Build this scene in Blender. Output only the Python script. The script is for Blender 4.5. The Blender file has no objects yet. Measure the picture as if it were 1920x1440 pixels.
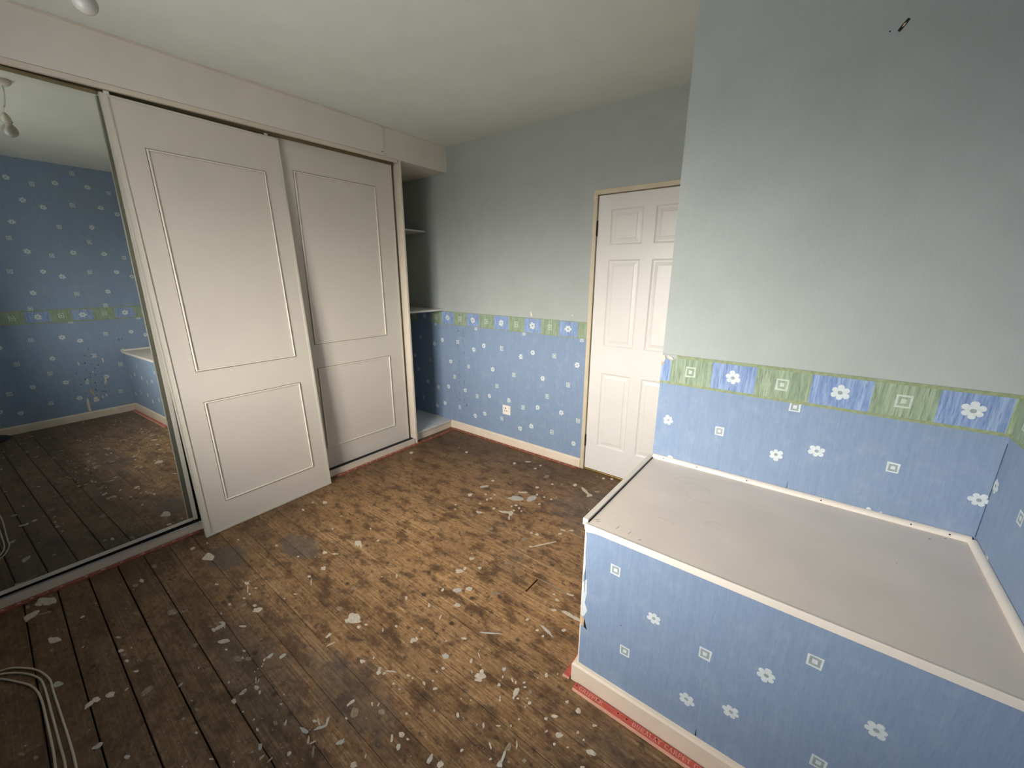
import bpy, bmesh, math, random
from mathutils import Vector, Matrix, noise as mnoise
random.seed(7)
S = bpy.context.scene
COL = S.collection
PI = math.pi

# ---------------------------------------------------------------- camera, world, light, exposure
def make_camera():
    f, yaw, pit, roll = 755.04, math.radians(-37.474), math.radians(15.086), math.radians(0.235)
    fwd = Vector((math.sin(yaw)*math.cos(pit), math.cos(yaw)*math.cos(pit), -math.sin(pit)))
    r = Vector((math.cos(yaw), -math.sin(yaw), 0)); u = r.cross(fwd)
    r2 = r*math.cos(roll) + u*math.sin(roll); u2 = -r*math.sin(roll) + u*math.cos(roll)
    cd = bpy.data.cameras.new('camera'); cd.sensor_width = 36; cd.lens = f/1920*36; cd.clip_start = 0.02
    c = bpy.data.objects.new('camera', cd); COL.objects.link(c)
    m = Matrix((r2, u2, -fwd)).transposed().to_4x4(); m.translation = (2.7601, -2.6677, 1.4798)
    c.matrix_world = m
    S.camera = c
make_camera()

WT = .74              # thickness of the unseen window wall, deepened to narrow the light
H = 2.524            # ceiling height
XR = 3.249           # right wall
YF = -3.05           # window wall behind the camera
WX0, WX1, WZ0, WZ1 = 0.78, 2.06, 0.90, 2.04     # window opening

S.view_settings.view_transform = 'Standard'
S.view_settings.look = 'None'
S.view_settings.gamma = 1
S.view_settings.use_curve_mapping = False
S.view_settings.exposure = 0.0
S.cycles.use_denoising = True
S.cycles.max_bounces = 10
S.cycles.diffuse_bounces = 8
S.cycles.caustics_reflective = True
S.cycles.sample_clamp_indirect = 6

# overcast daylight: a bright grey sky, a darker ground below the horizon
w = bpy.data.worlds.new('overcast'); S.world = w; w.use_nodes = True
nt = w.node_tree; nt.nodes.clear()
out = nt.nodes.new('ShaderNodeOutputWorld'); bg = nt.nodes.new('ShaderNodeBackground')
tc = nt.nodes.new('ShaderNodeTexCoord'); sep = nt.nodes.new('ShaderNodeSeparateXYZ'); rp = nt.nodes.new('ShaderNodeValToRGB')
mr = nt.nodes.new('ShaderNodeMapRange'); mr.inputs[1].default_value = -1; mr.inputs[2].default_value = 1
nt.links.new(tc.outputs['Generated'], sep.inputs[0]); nt.links.new(sep.outputs[2], mr.inputs[0]); nt.links.new(mr.outputs[0], rp.inputs[0])
cr = rp.color_ramp
cr.elements[0].position = 0.46; cr.elements[0].color = (0.10, 0.10, 0.09, 1)
cr.elements[1].position = 0.54; cr.elements[1].color = (1.05, 1.0, 0.93, 1)
e = cr.elements.new(1.0); e.color = (1.05, 1.01, 0.96, 1)
bg.inputs['Strength'].default_value = 58.0
nt.links.new(rp.outputs[0], bg.inputs[0]); nt.links.new(bg.outputs[0], out.inputs[0])
ld = bpy.data.lights.new('window_portal', 'AREA'); ld.shape = 'RECTANGLE'; ld.size = WX1-WX0; ld.size_y = WZ1-WZ0
ld.cycles.is_portal = True
lo = bpy.data.objects.new('window_portal', ld); COL.objects.link(lo)
lo.location = ((WX0+WX1)/2, YF-WT-.01, (WZ0+WZ1)/2); lo.rotation_euler = (PI/2, 0, 0)

# dried paint splashes: x, y, half-length mm, half-width mm, direction, kind
SPL = '0.862,-1.627,25.5,16.4,2.89,0;0.786,-1.784,14.4,9.3,3.12,0;0.9,-1.853,17,10.8,3.09,0;0.234,-1.57,10.1,5.4,2.89,0;0.298,-1.52,17.7,11.4,3.11,0;0.271,-1.653,12.7,6.5,2.89,0;0.9,-1.927,9.2,5.7,3.1,0;0.704,-2.14,14,7.7,-2.95,0;0.751,-2.154,26.5,2.9,2.8,0;0.79,-2.16,9.3,4.4,3,0;0.924,-2.177,18.2,13.2,-2.52,0;0.887,-2.174,11.2,6.2,-3.08,0;0.896,-2.315,17.2,9.6,1.6,0;0.878,-2.302,13.6,5.8,-2.66,0;0.9,-2.3,18.4,3.3,2.85,0;0.895,-2.338,13.1,6.4,-3.12,0;1.313,-1.925,28.7,19.5,-2.92,0;1.322,-1.942,31.5,13.4,-2.57,0;1.304,-1.96,11.5,7.8,-2.96,0;1.212,-1.945,17.4,11,-2.84,1;1.373,-1.946,9.9,6.9,3.06,0;1.309,-2.046,9.8,7.7,2.03,0;1.404,-1.716,11.8,5.3,2.54,0;1.247,-1.652,12,4.6,2.54,0;1.148,-1.835,12.4,8.3,-2.89,1;0.929,-1.542,9.7,7,3.03,0;0.515,-1.92,8.3,4.8,-3.07,0;0.705,-1.89,7.6,4.7,-3.03,0;0.845,-1.754,16.1,4.7,-2.52,0;1.388,-1.919,7.5,4.7,-2.73,0;1.499,-1.845,5.7,4.3,-3.11,0;1.469,-1.892,11.1,2.4,2.54,0;1.594,-1.783,7.6,5.7,2.76,0;0.795,-1.502,7.7,5.1,2.85,0;0.617,-1.644,7,4.6,3.09,0;0.326,-2.186,39.8,19.8,-3.08,0;0.325,-2.205,18.1,9.2,-2.89,0;0.786,-2.242,9.9,5.2,-3.04,0;0.799,-2.187,8.3,4,-2.71,0;0.844,-2.205,12.8,8.6,1.7,1;0.971,-2.253,13.1,4.7,-2.58,0;0.593,-2.234,8.9,4.2,-2.74,0;0.773,-2.126,7.6,4.1,-2.81,0;0.964,-2.026,7.3,4,-2.77,0;0.952,-2.071,5.6,3.3,-3.11,0;0.949,-1.942,25.9,2.1,2.68,0;0.898,-1.631,15.1,4.9,2.62,0;0.181,-2.152,7.4,3.7,-3.08,0;0.285,-2.032,8.3,4.1,3.07,0;1.003,-0.852,18.8,16,2.59,0;1.031,-0.924,32.1,11,2.35,1;1.279,-0.689,44.5,26.5,-2.7,2;1.367,-0.62,39.2,23.3,-1.56,2;1.274,-0.595,33,9.5,-2.48,0;1.006,-0.701,34,13.3,-2.29,2;0.997,-0.598,14.1,10.4,2.32,0;1.329,-0.862,42.4,10.4,-2.73,0;1.365,-0.854,26.1,13.5,2.23,0;1.384,-0.897,22.7,5.9,2.23,0;1.196,-0.972,21,9.5,-3,0;1.365,-1.061,14.3,13.6,-3.08,1;1.461,-1.324,14,11,-2.64,0;1.477,-1.433,23,11.8,-2.53,0;1.485,-1.403,11.1,8,2.22,0;1.543,-1.353,10.6,9.6,2.69,0;1.502,-1.576,8.3,6.5,-1.43,0;1.559,-1.537,19.5,14.7,-2.66,2;1.601,-1.491,14.9,12,-2.66,0;1.625,-1.598,13.7,9.5,-2.6,0;1.524,-1.68,11.1,5.3,2.48,0;1.718,-1.435,25.3,8.8,-2.49,1;1.634,-1.232,15.5,7.2,-2.48,1;1.587,-1.013,17,12.8,-2.43,1;1.622,-0.933,11.2,9.6,1.97,0;1.586,-0.94,9.1,8.3,1.9,0;1.699,-0.986,78,4.9,-2.17,0;1.655,-1.046,9.3,8.1,-2.32,0;1.921,-0.874,10.3,7.5,1.81,0;1.725,-0.843,10,8.7,-2.04,0;1.72,-0.801,13.9,5.8,-2.78,0;1.764,-0.774,15.5,5.7,-2.46,0;1.514,-0.279,17.7,14.7,1.66,0;1.615,-0.309,59.3,11,2.53,0;1.664,-0.341,21.5,17.5,-1.99,0;1.279,-0.298,20,17.9,-2.04,1;1.314,-0.477,13.6,11.5,-2.3,0;1.243,-0.878,11,9.2,2.36,0;1.05,-1.04,8.3,6,2.51,0;1.012,-1.002,8.6,6.1,2.5,0;0.125,-0.656,24.5,13.5,2.57,0;1.976,-1.288,11.3,5.5,3.07,0;1.947,-1.267,6.1,5.4,1.6,0;1.997,-1.348,11.8,6.6,-2.43,0;2.048,-1.325,25.9,5.4,-2.93,0;2.081,-1.231,28.4,6.3,1.8,0;2.01,-1.221,15.3,4.5,-2.84,0;1.917,-1.224,86.6,3.8,-3.12,1;1.93,-1.05,8.7,6.8,-2.23,1;1.688,-0.026,15.5,11.4,1.64,0;1.635,-0.055,15,8.5,1.9,0;0.493,-0.353,14.5,11.9,2.56,0;1.136,-0.239,11.2,9.9,-2.24,0;0.949,-0.268,16.9,13.3,2.2,0;1.02,-0.18,24,8.6,-2.47,0;1.141,-0.171,10.5,9.3,1.85,0;1.685,-0.265,17.1,12.4,-2.22,1;1.133,-0.822,10.4,8,2.36,0;1.146,-0.793,10.5,8,2.34,0;1.082,-0.775,9.4,7.3,2.38,0;1.135,-0.743,9.3,8.1,2.38,0;1.13,-0.889,8.7,7.7,2.59,0;1.318,-0.787,9.8,7.7,2.22,0;1.334,-0.757,11.3,9.3,2.18,0;1.371,-0.773,11,7.7,2.19,0;1.36,-0.816,8.1,6.8,2.19,0;1.403,-0.791,8,6.1,2.17,0;1.37,-0.56,9.3,7.3,2.06,0;1.376,-0.37,10.4,8.4,1.92,0;1.426,-0.556,9.2,7.2,2.01,0;1.48,-0.552,9.1,7.8,1.82,0;1.449,-0.649,8.7,7.7,1.86,0;0.992,-2.331,22.2,10.1,-2.33,0;1.044,-2.34,6.8,3.6,-2.89,0;1.108,-2.298,8,4.4,-2.94,0;1.126,-2.328,18.8,10.1,-2.91,1;1.161,-2.301,15.1,7.4,-2.73,1;1.138,-2.314,6.5,3.5,-2.87,0;1.216,-2.244,12.5,7.9,1.64,2;1.256,-2.212,13.4,8.4,1.62,2;1.216,-2.265,8.2,3.6,2.65,0;0.928,-2.177,18.2,10.1,-2.22,0;0.921,-2.409,10.6,8.6,3.11,1;1.293,-2.367,11.5,9.2,1.91,0;1.305,-2.401,12.3,6.6,-2.96,0;1.314,-2.33,9.8,5.5,-3.04,0;1.341,-2.33,7.3,4,2.78,0;1.281,-2.32,13.8,2.2,2.79,0;1.291,-2.315,8.8,2.2,2.52,0;1.448,-2.302,5.4,3,-2.77,0;1.498,-2.342,9.5,5.6,-2.98,1;1.597,-2.258,7.7,4.2,-2.72,0;1.61,-2.25,13.8,3.2,2.95,0;1.634,-2.255,18.7,5.1,-2.13,2;1.634,-2.232,15.8,5.1,2.32,2;1.598,-2.294,18.5,5.4,-2.91,2;1.639,-2.299,12.4,3,2.54,0;1.658,-2.293,9.1,2.6,-1.91,0;1.684,-2.306,16.6,3.6,2.52,1;1.63,-2.356,7.2,6,0.15,0;1.46,-2.441,7.6,3.7,-2.75,1;1.322,-2.517,6.3,3.1,-2.82,0;1.233,-2.491,7.9,3.9,-2.88,1;1.182,-2.492,6.4,3.2,-2.96,1;1.682,-2.159,16.5,12,2.68,1;1.528,-2.03,11,7.4,-2.86,0;1.621,-2.019,10.8,7.7,-2.95,0;1.61,-2.007,8.5,5.7,2.85,2;1.641,-2.007,5.6,4.3,-1.94,0;1.653,-1.987,20.8,2.8,-2.58,0;1.31,-2.053,12.1,4.9,2.02,0;1.357,-2.066,16.5,3.2,-1.89,0;1.869,-2.101,9,6.7,-2.87,0;1.852,-2.128,10.8,3,2.53,0;1.889,-2.131,8.2,6.9,2.54,2;1.82,-2.248,11,7.2,-2.84,0;1.829,-2.211,6.7,2.4,2.19,0;1.703,-2.103,6.9,3.1,2.64,0;1.724,-2.091,6.9,2.6,2.22,0;1.675,-2.186,4.7,3.2,-3.1,0;1.755,-2.098,10.2,7.5,-3.11,1;1.599,-2.401,7.8,2.2,1.7,0;1.233,-2.53,6.8,4.3,-2.98,1;1.451,-2.513,7.5,1.9,-2.53,0;1.05,-2.435,4.6,2.3,-2.95,0;0.67,-2.386,11.9,5.3,-1.92,1;1.238,-2.282,3.8,2.1,3.11,0;1.237,-2.295,3.8,2.1,3.12,0;1.24,-2.308,3.8,2,3.13,0;1.231,-2.275,3.9,2.1,3.11,0;1.42,-2.28,3.3,1.9,-3.13,0;1.37,-2.395,3.3,2.9,-0.09,0;1.428,-2.382,3.3,2.7,-2.57,0;1.472,-2.389,7.9,2.8,-3.13,0;1.651,-2.373,3.2,1.7,-2.76,0;1.615,-1.842,12.9,7.7,-2.61,0;1.618,-1.832,8.3,5.6,2.66,0;1.614,-1.855,6,3.8,-2.65,0;1.774,-1.708,10.9,5.6,-2.52,0;1.774,-1.812,13.5,10.9,-2.82,2;1.94,-1.79,18.8,12,-2.53,0;1.936,-1.776,13.2,7.2,2.33,0;1.803,-1.855,7.4,5.7,-2.73,0;1.87,-1.765,8.7,4.8,2.05,0;1.875,-1.726,13.6,1.9,2.62,0;1.994,-1.712,7.3,6.7,-2.57,2;2.085,-1.754,18.8,9.4,1.83,0;2.089,-1.775,9.2,3.4,2.04,0;2.087,-1.708,6.2,4.5,-2.45,2;2.1,-1.72,6.1,3.5,-2.47,2;2.126,-1.723,8.6,6,2.14,1;2.298,-1.674,10.6,8.7,-2.1,0;2.251,-1.671,6,4.8,-2.21,0;2.138,-1.631,8.4,6.2,2.04,0;2.191,-1.589,5.9,5.1,1.56,0;2.242,-1.74,11.2,5.4,-2.62,0;2.222,-1.765,6.5,4.5,-2.4,0;2.284,-1.782,10.3,8.3,-2.25,0;2.291,-1.779,7,4.2,-2.42,0;2.287,-1.814,4.7,4,-2.17,0;2.392,-1.762,12.3,8.6,-2.79,0;2.365,-1.683,8,4.4,-2.4,0;2.326,-1.796,5.3,2.3,-2.45,0;2.065,-1.913,9.2,3.6,2.31,0;1.973,-1.943,8.5,4.8,2.41,0;1.869,-2.101,9.9,7.3,-2.88,0;1.896,-2.098,5.5,3.1,-2.6,0;1.852,-2.128,10.3,3.5,2.35,0;1.888,-2.13,8,5.5,2.23,2;2.034,-2.081,10.6,8.9,2.94,0;2.125,-1.946,10.4,3.3,2.67,0;2.19,-1.89,11.8,1.9,2.21,0;2.173,-1.914,11.5,8.9,1.73,1;2.177,-1.946,19.2,4.4,1.84,2;2.181,-1.967,9.3,8,2.33,2;2.237,-1.912,6.7,6.3,-2.22,1;2.148,-1.974,4.4,3.2,-2.54,0;1.753,-2.099,10.8,7.4,-2.81,1;1.918,-2.05,5.7,4.2,-2.76,1;1.827,-2.049,5.1,3.7,-2.81,0;1.811,-1.913,4.7,3.4,2.63,0;1.842,-1.927,5.3,3.4,-2.62,0;1.742,-1.954,4.1,3.2,3.01,0;1.796,-1.879,4.1,3.4,2.93,0;2.088,-1.414,10.2,7,-2.36,2;2.032,-1.461,31.1,5.6,2.88,2;1.996,-1.485,7.1,5.9,-2.34,0;1.844,-1.621,50.2,3.5,-2.58,2;2.112,-1.488,6.9,5.4,-2.28,1;2.032,-1.494,5.8,4.9,1.94,0;2.107,-1.883,6.4,2.2,-2.49,0;2.14,-1.857,5.1,2.4,2.23,0;1.973,-1.878,4.2,2.5,-2.53,0;2.089,-1.328,55.4,6.5,-3.09,0;1.995,-1.35,10.7,6.6,-2.42,0;1.614,-1.693,13.8,3.5,1.95,0;1.93,-1.465,6.4,6.1,1.52,0;1.497,-1.845,5.7,4.3,-3.11,0;1.594,-1.783,7,5.2,2.76,0;2.357,-1.744,4,3.3,-2.03,0;2.389,-1.816,7.3,3.1,-2.45,0;2.01,-1.739,5.5,2.7,2.25,0;2.045,-1.726,8.1,2.7,2.56,0;2.062,-1.727,6.3,3.5,2.21,0;2.104,-1.769,4.2,2.9,-2.47,0;2.131,-1.748,4.2,2.9,-2.45,0;2.118,-1.661,2.8,2.6,1.66,0;0.084,-2.761,38.7,20,-2.79,0;0.106,-2.738,30.6,9.3,-3.09,0;0.09,-2.784,20.2,7.6,-2.78,0;0.159,-2.807,25.9,19,2.56,0;0.17,-2.823,22.8,7.4,-3.03,0;0.188,-2.772,29.8,5.3,-2.15,1;0.423,-2.762,29.7,12.9,-2.8,0;0.636,-2.418,28.9,13.8,-2.94,1;0.714,-2.779,16.3,10.7,-2.61,2;0.905,-2.701,18.3,7.6,-2.88,0;0.911,-2.72,13.6,9.2,2.29,0;0.923,-2.665,13.7,9.5,-2.81,0;1.007,-2.582,16.9,12.8,2.31,1;1.117,-2.725,13.2,9.3,1.63,2;1.233,-2.674,11,4.8,-2.83,2;0.957,-2.877,10.3,3.4,-2.68,1;0.712,-2.603,10.4,7.1,-2.78,0;0.744,-2.603,9.9,6.3,-2.89,1;0.791,-2.599,10.8,4.7,-2.89,0;0.878,-2.586,9.1,4.6,-2.57,0;0.619,-2.596,11,3.3,-2.58,0;0.351,-2.67,7.6,5.7,2.18,0;0.188,-2.386,19.9,8.7,-3.08,1;0.286,-2.482,17.2,7.6,-2.85,1;0.272,-2.454,16.5,7,-3.07,0;0.171,-2.219,12.5,10.1,-0.52,0;1.009,-2.851,8.7,4.4,0.14,1;0.074,-2.815,13.7,6.8,-0.02,1'
B2 = [(0.184, 0.983, 0.770, 2.085), (0.184, 0.189, 0.786, 0.798)]
# ---------------------------------------------------------------- materials
class NT:
    """small helper around a material's node tree"""
    def __init__(s, name):
        s.m = bpy.data.materials.new(name); s.m.use_nodes = True; s.t = s.m.node_tree
        s.b = s.t.nodes['Principled BSDF']
    def n(s, kind, **kw):
        x = s.t.nodes.new('ShaderNode'+kind)
        for k, v in kw.items(): setattr(x, k, v)
        return x
    def l(s, a, b): s.t.links.new(a, b)
    def pos(s, scale=(1,1,1)):
        g = s.n('NewGeometry'); mp = s.n('Mapping'); mp.inputs['Scale'].default_value = scale
        s.l(g.outputs['Position'], mp.inputs[0]); return mp.outputs[0]
    def noise(s, scale, detail=3, rough=.55, vec=None, mscale=(1,1,1)):
        x = s.n('TexNoise'); x.inputs['Scale'].default_value = scale; x.inputs['Detail'].default_value = detail
        x.inputs['Roughness'].default_value = rough
        s.l(vec if vec is not None else s.pos(mscale), x.inputs['Vector']); return x.outputs[0]
    def ramp(s, fac, stops):
        r = s.n('ValToRGB'); els = r.color_ramp.elements
        for i, (p, c) in enumerate(stops):
            e = els[i] if i < 2 else els.new(p)
            e.position = p; e.color = (c, c, c, 1) if isinstance(c, (int, float)) else (*c, 1)
        s.l(fac, r.inputs[0]); return r.outputs[0]
    def mix(s, fac, a, b, mode='MIX'):
        x = s.n('Mix', data_type='RGBA', blend_type=mode)
        if isinstance(fac, (int, float)): x.inputs[0].default_value = fac
        else: s.l(fac, x.inputs[0])
        for i, c in ((6, a), (7, b)):
            if isinstance(c, tuple): x.inputs[i].default_value = (*c, 1)
            else: s.l(c, x.inputs[i])
        return x.outputs[2]
    def math(s, op, a, b=0.0):
        x = s.n('Math', operation=op)
        for i, c in ((0, a), (1, b)):
            if isinstance(c, (int, float)): x.inputs[i].default_value = c
            else: s.l(c, x.inputs[i])
        return x.outputs[0]
    def bump(s, h, strength, dist=.002):
        x = s.n('Bump'); x.inputs['Strength'].default_value = strength; x.inputs['Distance'].default_value = dist
        s.l(h, x.inputs['Height']); s.l(x.outputs[0], s.b.inputs['Normal'])
    def col(s, c):
        if isinstance(c, tuple): s.b.inputs['Base Color'].default_value = (*c, 1)
        else: s.l(c, s.b.inputs['Base Color'])
        return s
    def rough(s, r, spec=.3):
        s.b.inputs['Roughness'].default_value = r; s.b.inputs['Specular IOR Level'].default_value = spec; return s

def paint(name, c, var=.06, rough=.45, scale=9, spec=.3, bump=.0):
    k = NT(name); n = k.noise(scale, 4)
    d = tuple(x*(1-var) for x in c); l = tuple(min(1, x*(1+var)) for x in c)
    k.col(k.ramp(n, [(.3, d), (.7, l)])).rough(rough, spec)
    if bump: k.bump(k.noise(220, 2), bump, .001)
    return k.m

M = {}
# textured wallpaper painted over in pale grey-blue: fine vertical strands in relief
k = NT('painted_wallpaper')
n1 = k.noise(6, 4); c = k.ramp(n1, [(.3, (.37, .402, .385)), (.7, (.405, .437, .420))])
st = k.noise(1, 3, .6, mscale=(290, 290, 22))
c = k.mix(.09, c, k.ramp(st, [(.35, (.295, .33, .30)), (.65, (.485, .52, .475))]))
k.col(c).rough(.6, .25); k.bump(st, .22, .0015); M['painted'] = k.m
# blue wallpaper ground
k = NT('blue_wallpaper')
st = k.noise(1, 3, .6, mscale=(70, 70, 4)); mo = k.noise(14, 4, .6); fi = k.noise(1, 2, .6, mscale=(260, 260, 30))
c = k.mix(st, (.175, .252, .378), (.257, .334, .455))
c = k.mix(k.ramp(mo, [(.52, 0.0), (.75, .55)]), c, (.30, .372, .475))
c = k.mix(.15, c, k.ramp(fi, [(.35, (.15, .22, .34)), (.65, (.31, .385, .50))]))
k.col(c).rough(.6, .25); k.bump(fi, .12, .001); M['blue'] = k.m
k = NT('motif_white'); k.col(k.ramp(k.noise(90, 3), [(.3, (.54, .60, .62)), (.7, (.66, .70, .70))])).rough(.6); M['motif'] = k.m
k = NT('border_pale'); k.col(k.ramp(k.noise(90, 3), [(.3, (.44, .51, .45)), (.7, (.55, .60, .53))])).rough(.6); M['border_pale'] = k.m
k = NT('motif_grey'); k.col(k.ramp(k.noise(120, 3), [(.3, (.24, .30, .30)), (.7, (.33, .38, .36))])).rough(.6); M['motif_grey'] = k.m
for nm, a, b in (('border_green', (.170, .245, .155), (.36, .425, .305)), ('border_blue', (.13, .21, .42), (.32, .42, .60))):
    k = NT(nm); st = k.noise(1, 4, .7, mscale=(140, 140, 9)); s2 = k.noise(1, 3, .6, mscale=(260, 260, 14))
    k.col(k.mix(k.ramp(s2, [(.58, 0.0), (.66, .7)]), k.ramp(st, [(.32, a), (.66, b)]), tuple(x*.55 for x in a))).rough(.6); M[nm] = k.m
k = NT('border_olive'); k.col(k.ramp(k.noise(60, 3), [(.3, (.20, .25, .13)), (.7, (.31, .36, .21))])).rough(.6); M['olive'] = k.m
M['ceiling'] = paint('ceiling_paint', (.73, .745, .69), .03, .8, 5, .15)
M['white'] = paint('white_laminate', (.645, .585, .505), .015, .38, 4, .35)
M['fascia'] = paint('cream_emulsion', (.70, .645, .565), .03, .55, 7)
M['cream'] = paint('cream_gloss', (.66, .58, .47), .04, .35, 12, .4)
M['cream_old'] = paint('aged_cream_gloss', (.58, .50, .36), .05, .35, 12, .4)
M['skirting'] = paint('skirting_gloss', (.73, .62, .49), .05, .35, 10, .4)
M['door'] = paint('door_gloss', (.70, .672, .635), .02, .35, 6, .4)
M['bead'] = paint('bead_cream', (.80, .745, .62), .02, .4)
M['trackbrown'] = paint('bronze_track', (.17, .13, .065), .1, .4, 30, .5)
M['bead_shade'] = paint('bead_shade_line', (.15, .11, .065), .2, .7, 60)  # colour standing in for the shadow along the door beads
M['pencil'] = paint('pencil_mark', (.42, .38, .33), .2, .6, 80)
M['boxtop'] = paint('box_top_gloss', (.79, .69, .595), .05, .42, 5, .35)
M['trimwhite'] = paint('trim_gloss', (.78, .71, .62), .03, .3, 14, .5)
M['shelf'] = paint('shelf_white', (.62, .62, .60), .03, .45)
M['plastic'] = paint('white_plastic', (.80, .74, .68), .01, .3)
M['ivory'] = paint('ivory_plastic', (.72, .70, .55), .02, .35)
M['dark'] = paint('dark_recess', (.018, .016, .014), .1, .7)
M['filler'] = paint('filler_plaster', (.70, .60, .50), .12, .8, 60)
M['bareplaster'] = paint('bare_board', (.58, .40, .24), .15, .8, 40)
M['scuff'] = paint('black_scuff', (.07, .10, .14), .3, .7, 90)
M['cloth'] = paint('black_cloth', (.012, .011, .011), .2, .9, 60)
M['cablec'] = paint('cable_sheath', (.52, .45, .33), .06, .5, 30)
M['paintdrip'] = paint('dried_paint', (.55, .475, .37), .22, .6, 90)
M['paintthin'] = paint('worn_paint', (.27, .205, .135), .30, .6, 110)
M['paintgrey'] = paint('grey_paint', (.46, .43, .38), .15, .6, 90)
k = NT('aluminium_trim'); k.col((.62, .60, .56)).rough(.38, .5); k.b.inputs['Metallic'].default_value = .35; M['alu'] = k.m
k = NT('silvered_glass'); k.col((.59, .61, .57)).rough(.008, .5); k.b.inputs['Metallic'].default_value = 1
du = k.n('BsdfDiffuse'); du.inputs[0].default_value = (.30, .29, .26, 1); mx = k.n('MixShader')     # thin grey diffuse layer that dulls the mirror
k.l(k.ramp(k.noise(5, 4), [(.3, .04), (.7, .08)]), mx.inputs[0]); k.l(k.b.outputs[0], mx.inputs[1]); k.l(du.outputs[0], mx.inputs[2]); k.l(mx.outputs[0], k.t.nodes['Material Output'].inputs[0]); M['mirror'] = k.m
k = NT('brass'); k.col((.50, .35, .10)).rough(.35); k.b.inputs['Metallic'].default_value = .8; M['brass'] = k.m
k = NT('bulb_glass'); k.col((.46, .45, .42)).rough(.25, .5); k.b.inputs['Transmission Weight'].default_value = .15; M['bulb'] = k.m
k = NT('gripper_red'); gr = k.noise(1, 3, .6, mscale=(40, 160, 40)); k.col(k.ramp(gr, [(.3, (.38, .065, .048)), (.7, (.58, .125, .095))])).rough(.6); M['red'] = k.m
k = NT('gripper_faded'); gr = k.noise(1, 3, .6, mscale=(40, 40, 40)); k.col(k.ramp(gr, [(.3, (.20, .06, .035)), (.7, (.36, .12, .075))])).rough(.7); M['redfaded'] = k.m
k = NT('gripper_wood'); gr = k.noise(1, 3, .6, mscale=(30, 200, 200)); k.col(k.ramp(gr, [(.3, (.50, .22, .15)), (.7, (.62, .33, .23))])).rough(.7); M['rodwood'] = k.m
M['letter'] = paint('letter_peach', (.66, .33, .26), .05, .7, 90)
k = NT('window_glass'); k.t.nodes.remove(k.b); tr = k.n('BsdfTransparent'); gl = k.n('BsdfGlossy'); mx = k.n('MixShader')
gl.inputs['Roughness'].default_value = .02; mx.inputs[0].default_value = .06
k.l(tr.outputs[0], mx.inputs[1]); k.l(gl.outputs[0], mx.inputs[2]); k.l(mx.outputs[0], k.t.nodes['Material Output'].inputs[0]); M['glass'] = k.m

# old floorboards: brown stain worn back to pale grain, dark blotches, knots, specks of paint
k = NT('old_floorboard')
oi = k.n('ObjectInfo').outputs['Random']
p = k.pos(); off = k.n('VectorMath', operation='ADD'); cmb = k.n('CombineXYZ')
k.l(k.math('MULTIPLY', oi, 37.0), cmb.inputs[0]); k.l(p, off.inputs[0]); k.l(cmb.outputs[0], off.inputs[1])
def sc(v, s3):
    mp = k.n('Mapping'); mp.inputs['Scale'].default_value = s3; k.l(v, mp.inputs[0]); return mp.outputs[0]
pv = off.outputs[0]
grain = k.noise(1, 5, .65, vec=sc(pv, (4, 130, 1)))
grain2 = k.noise(1, 3, .6, vec=sc(pv, (1.6, 38, 1)))
broad = k.noise(1.15, 5, .6, vec=p)
blot = k.noise(1, 5, .62, vec=sc(p, (9, 15, 1)))
blot2 = k.noise(1, 4, .6, vec=sc(p, (26, 40, 1)))
c = k.ramp(grain, [(.30, (.20, .112, .046)), (.50, (.36, .216, .098)), (.70, (.58, .385, .20))])
line = k.noise(1, 2, .5, vec=sc(pv, (1.2, 300, 1)))
c = k.mix(k.ramp(line, [(.55, 0.0), (.68, .75)]), c, (.64, .455, .265))
c = k.mix(k.ramp(line, [(.30, .7), (.42, 0.0)]), c, (.06, .035, .018))
c = k.mix(k.math('MULTIPLY', grain2, .5), c, (.23, .120, .048))
# noisy oval: boards stay pale in mid-room and darken towards the edges
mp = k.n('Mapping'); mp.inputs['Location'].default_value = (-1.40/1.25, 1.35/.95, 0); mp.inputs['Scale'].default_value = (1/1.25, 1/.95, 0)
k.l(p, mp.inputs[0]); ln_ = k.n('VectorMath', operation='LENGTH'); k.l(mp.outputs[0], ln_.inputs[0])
tr_ = k.math('ADD', k.math('MULTIPLY', ln_.outputs['Value'], .5), k.math('MULTIPLY', broad, .55))
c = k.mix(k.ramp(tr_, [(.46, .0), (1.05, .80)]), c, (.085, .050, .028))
c = k.mix(k.ramp(blot, [(.48, .0), (.62, .82)]), c, (.085, .045, .021))
c = k.mix(k.ramp(blot2, [(.56, .0), (.66, .75)]), c, (.055, .032, .018))
tint = k.ramp(oi, [(0, (.88, .88, .88)), (1, (1.10, 1.08, 1.04))])
c = k.mix(1.0, c, tint, 'MULTIPLY')
c = k.mix(1.0, c, k.ramp(k.noise(1, 4, .7, vec=sc(p, (38, 75, 1))), [(.36, (.74, .71, .68)), (.62, (1.22, 1.20, 1.18))]), 'MULTIPLY')
c = k.mix(1.0, c, k.ramp(k.noise(1, 3, .6, vec=sc(p, (3.2, 5, 1))), [(.35, (.84, .81, .78)), (.65, (1.18, 1.17, 1.16))]), 'MULTIPLY')
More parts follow.
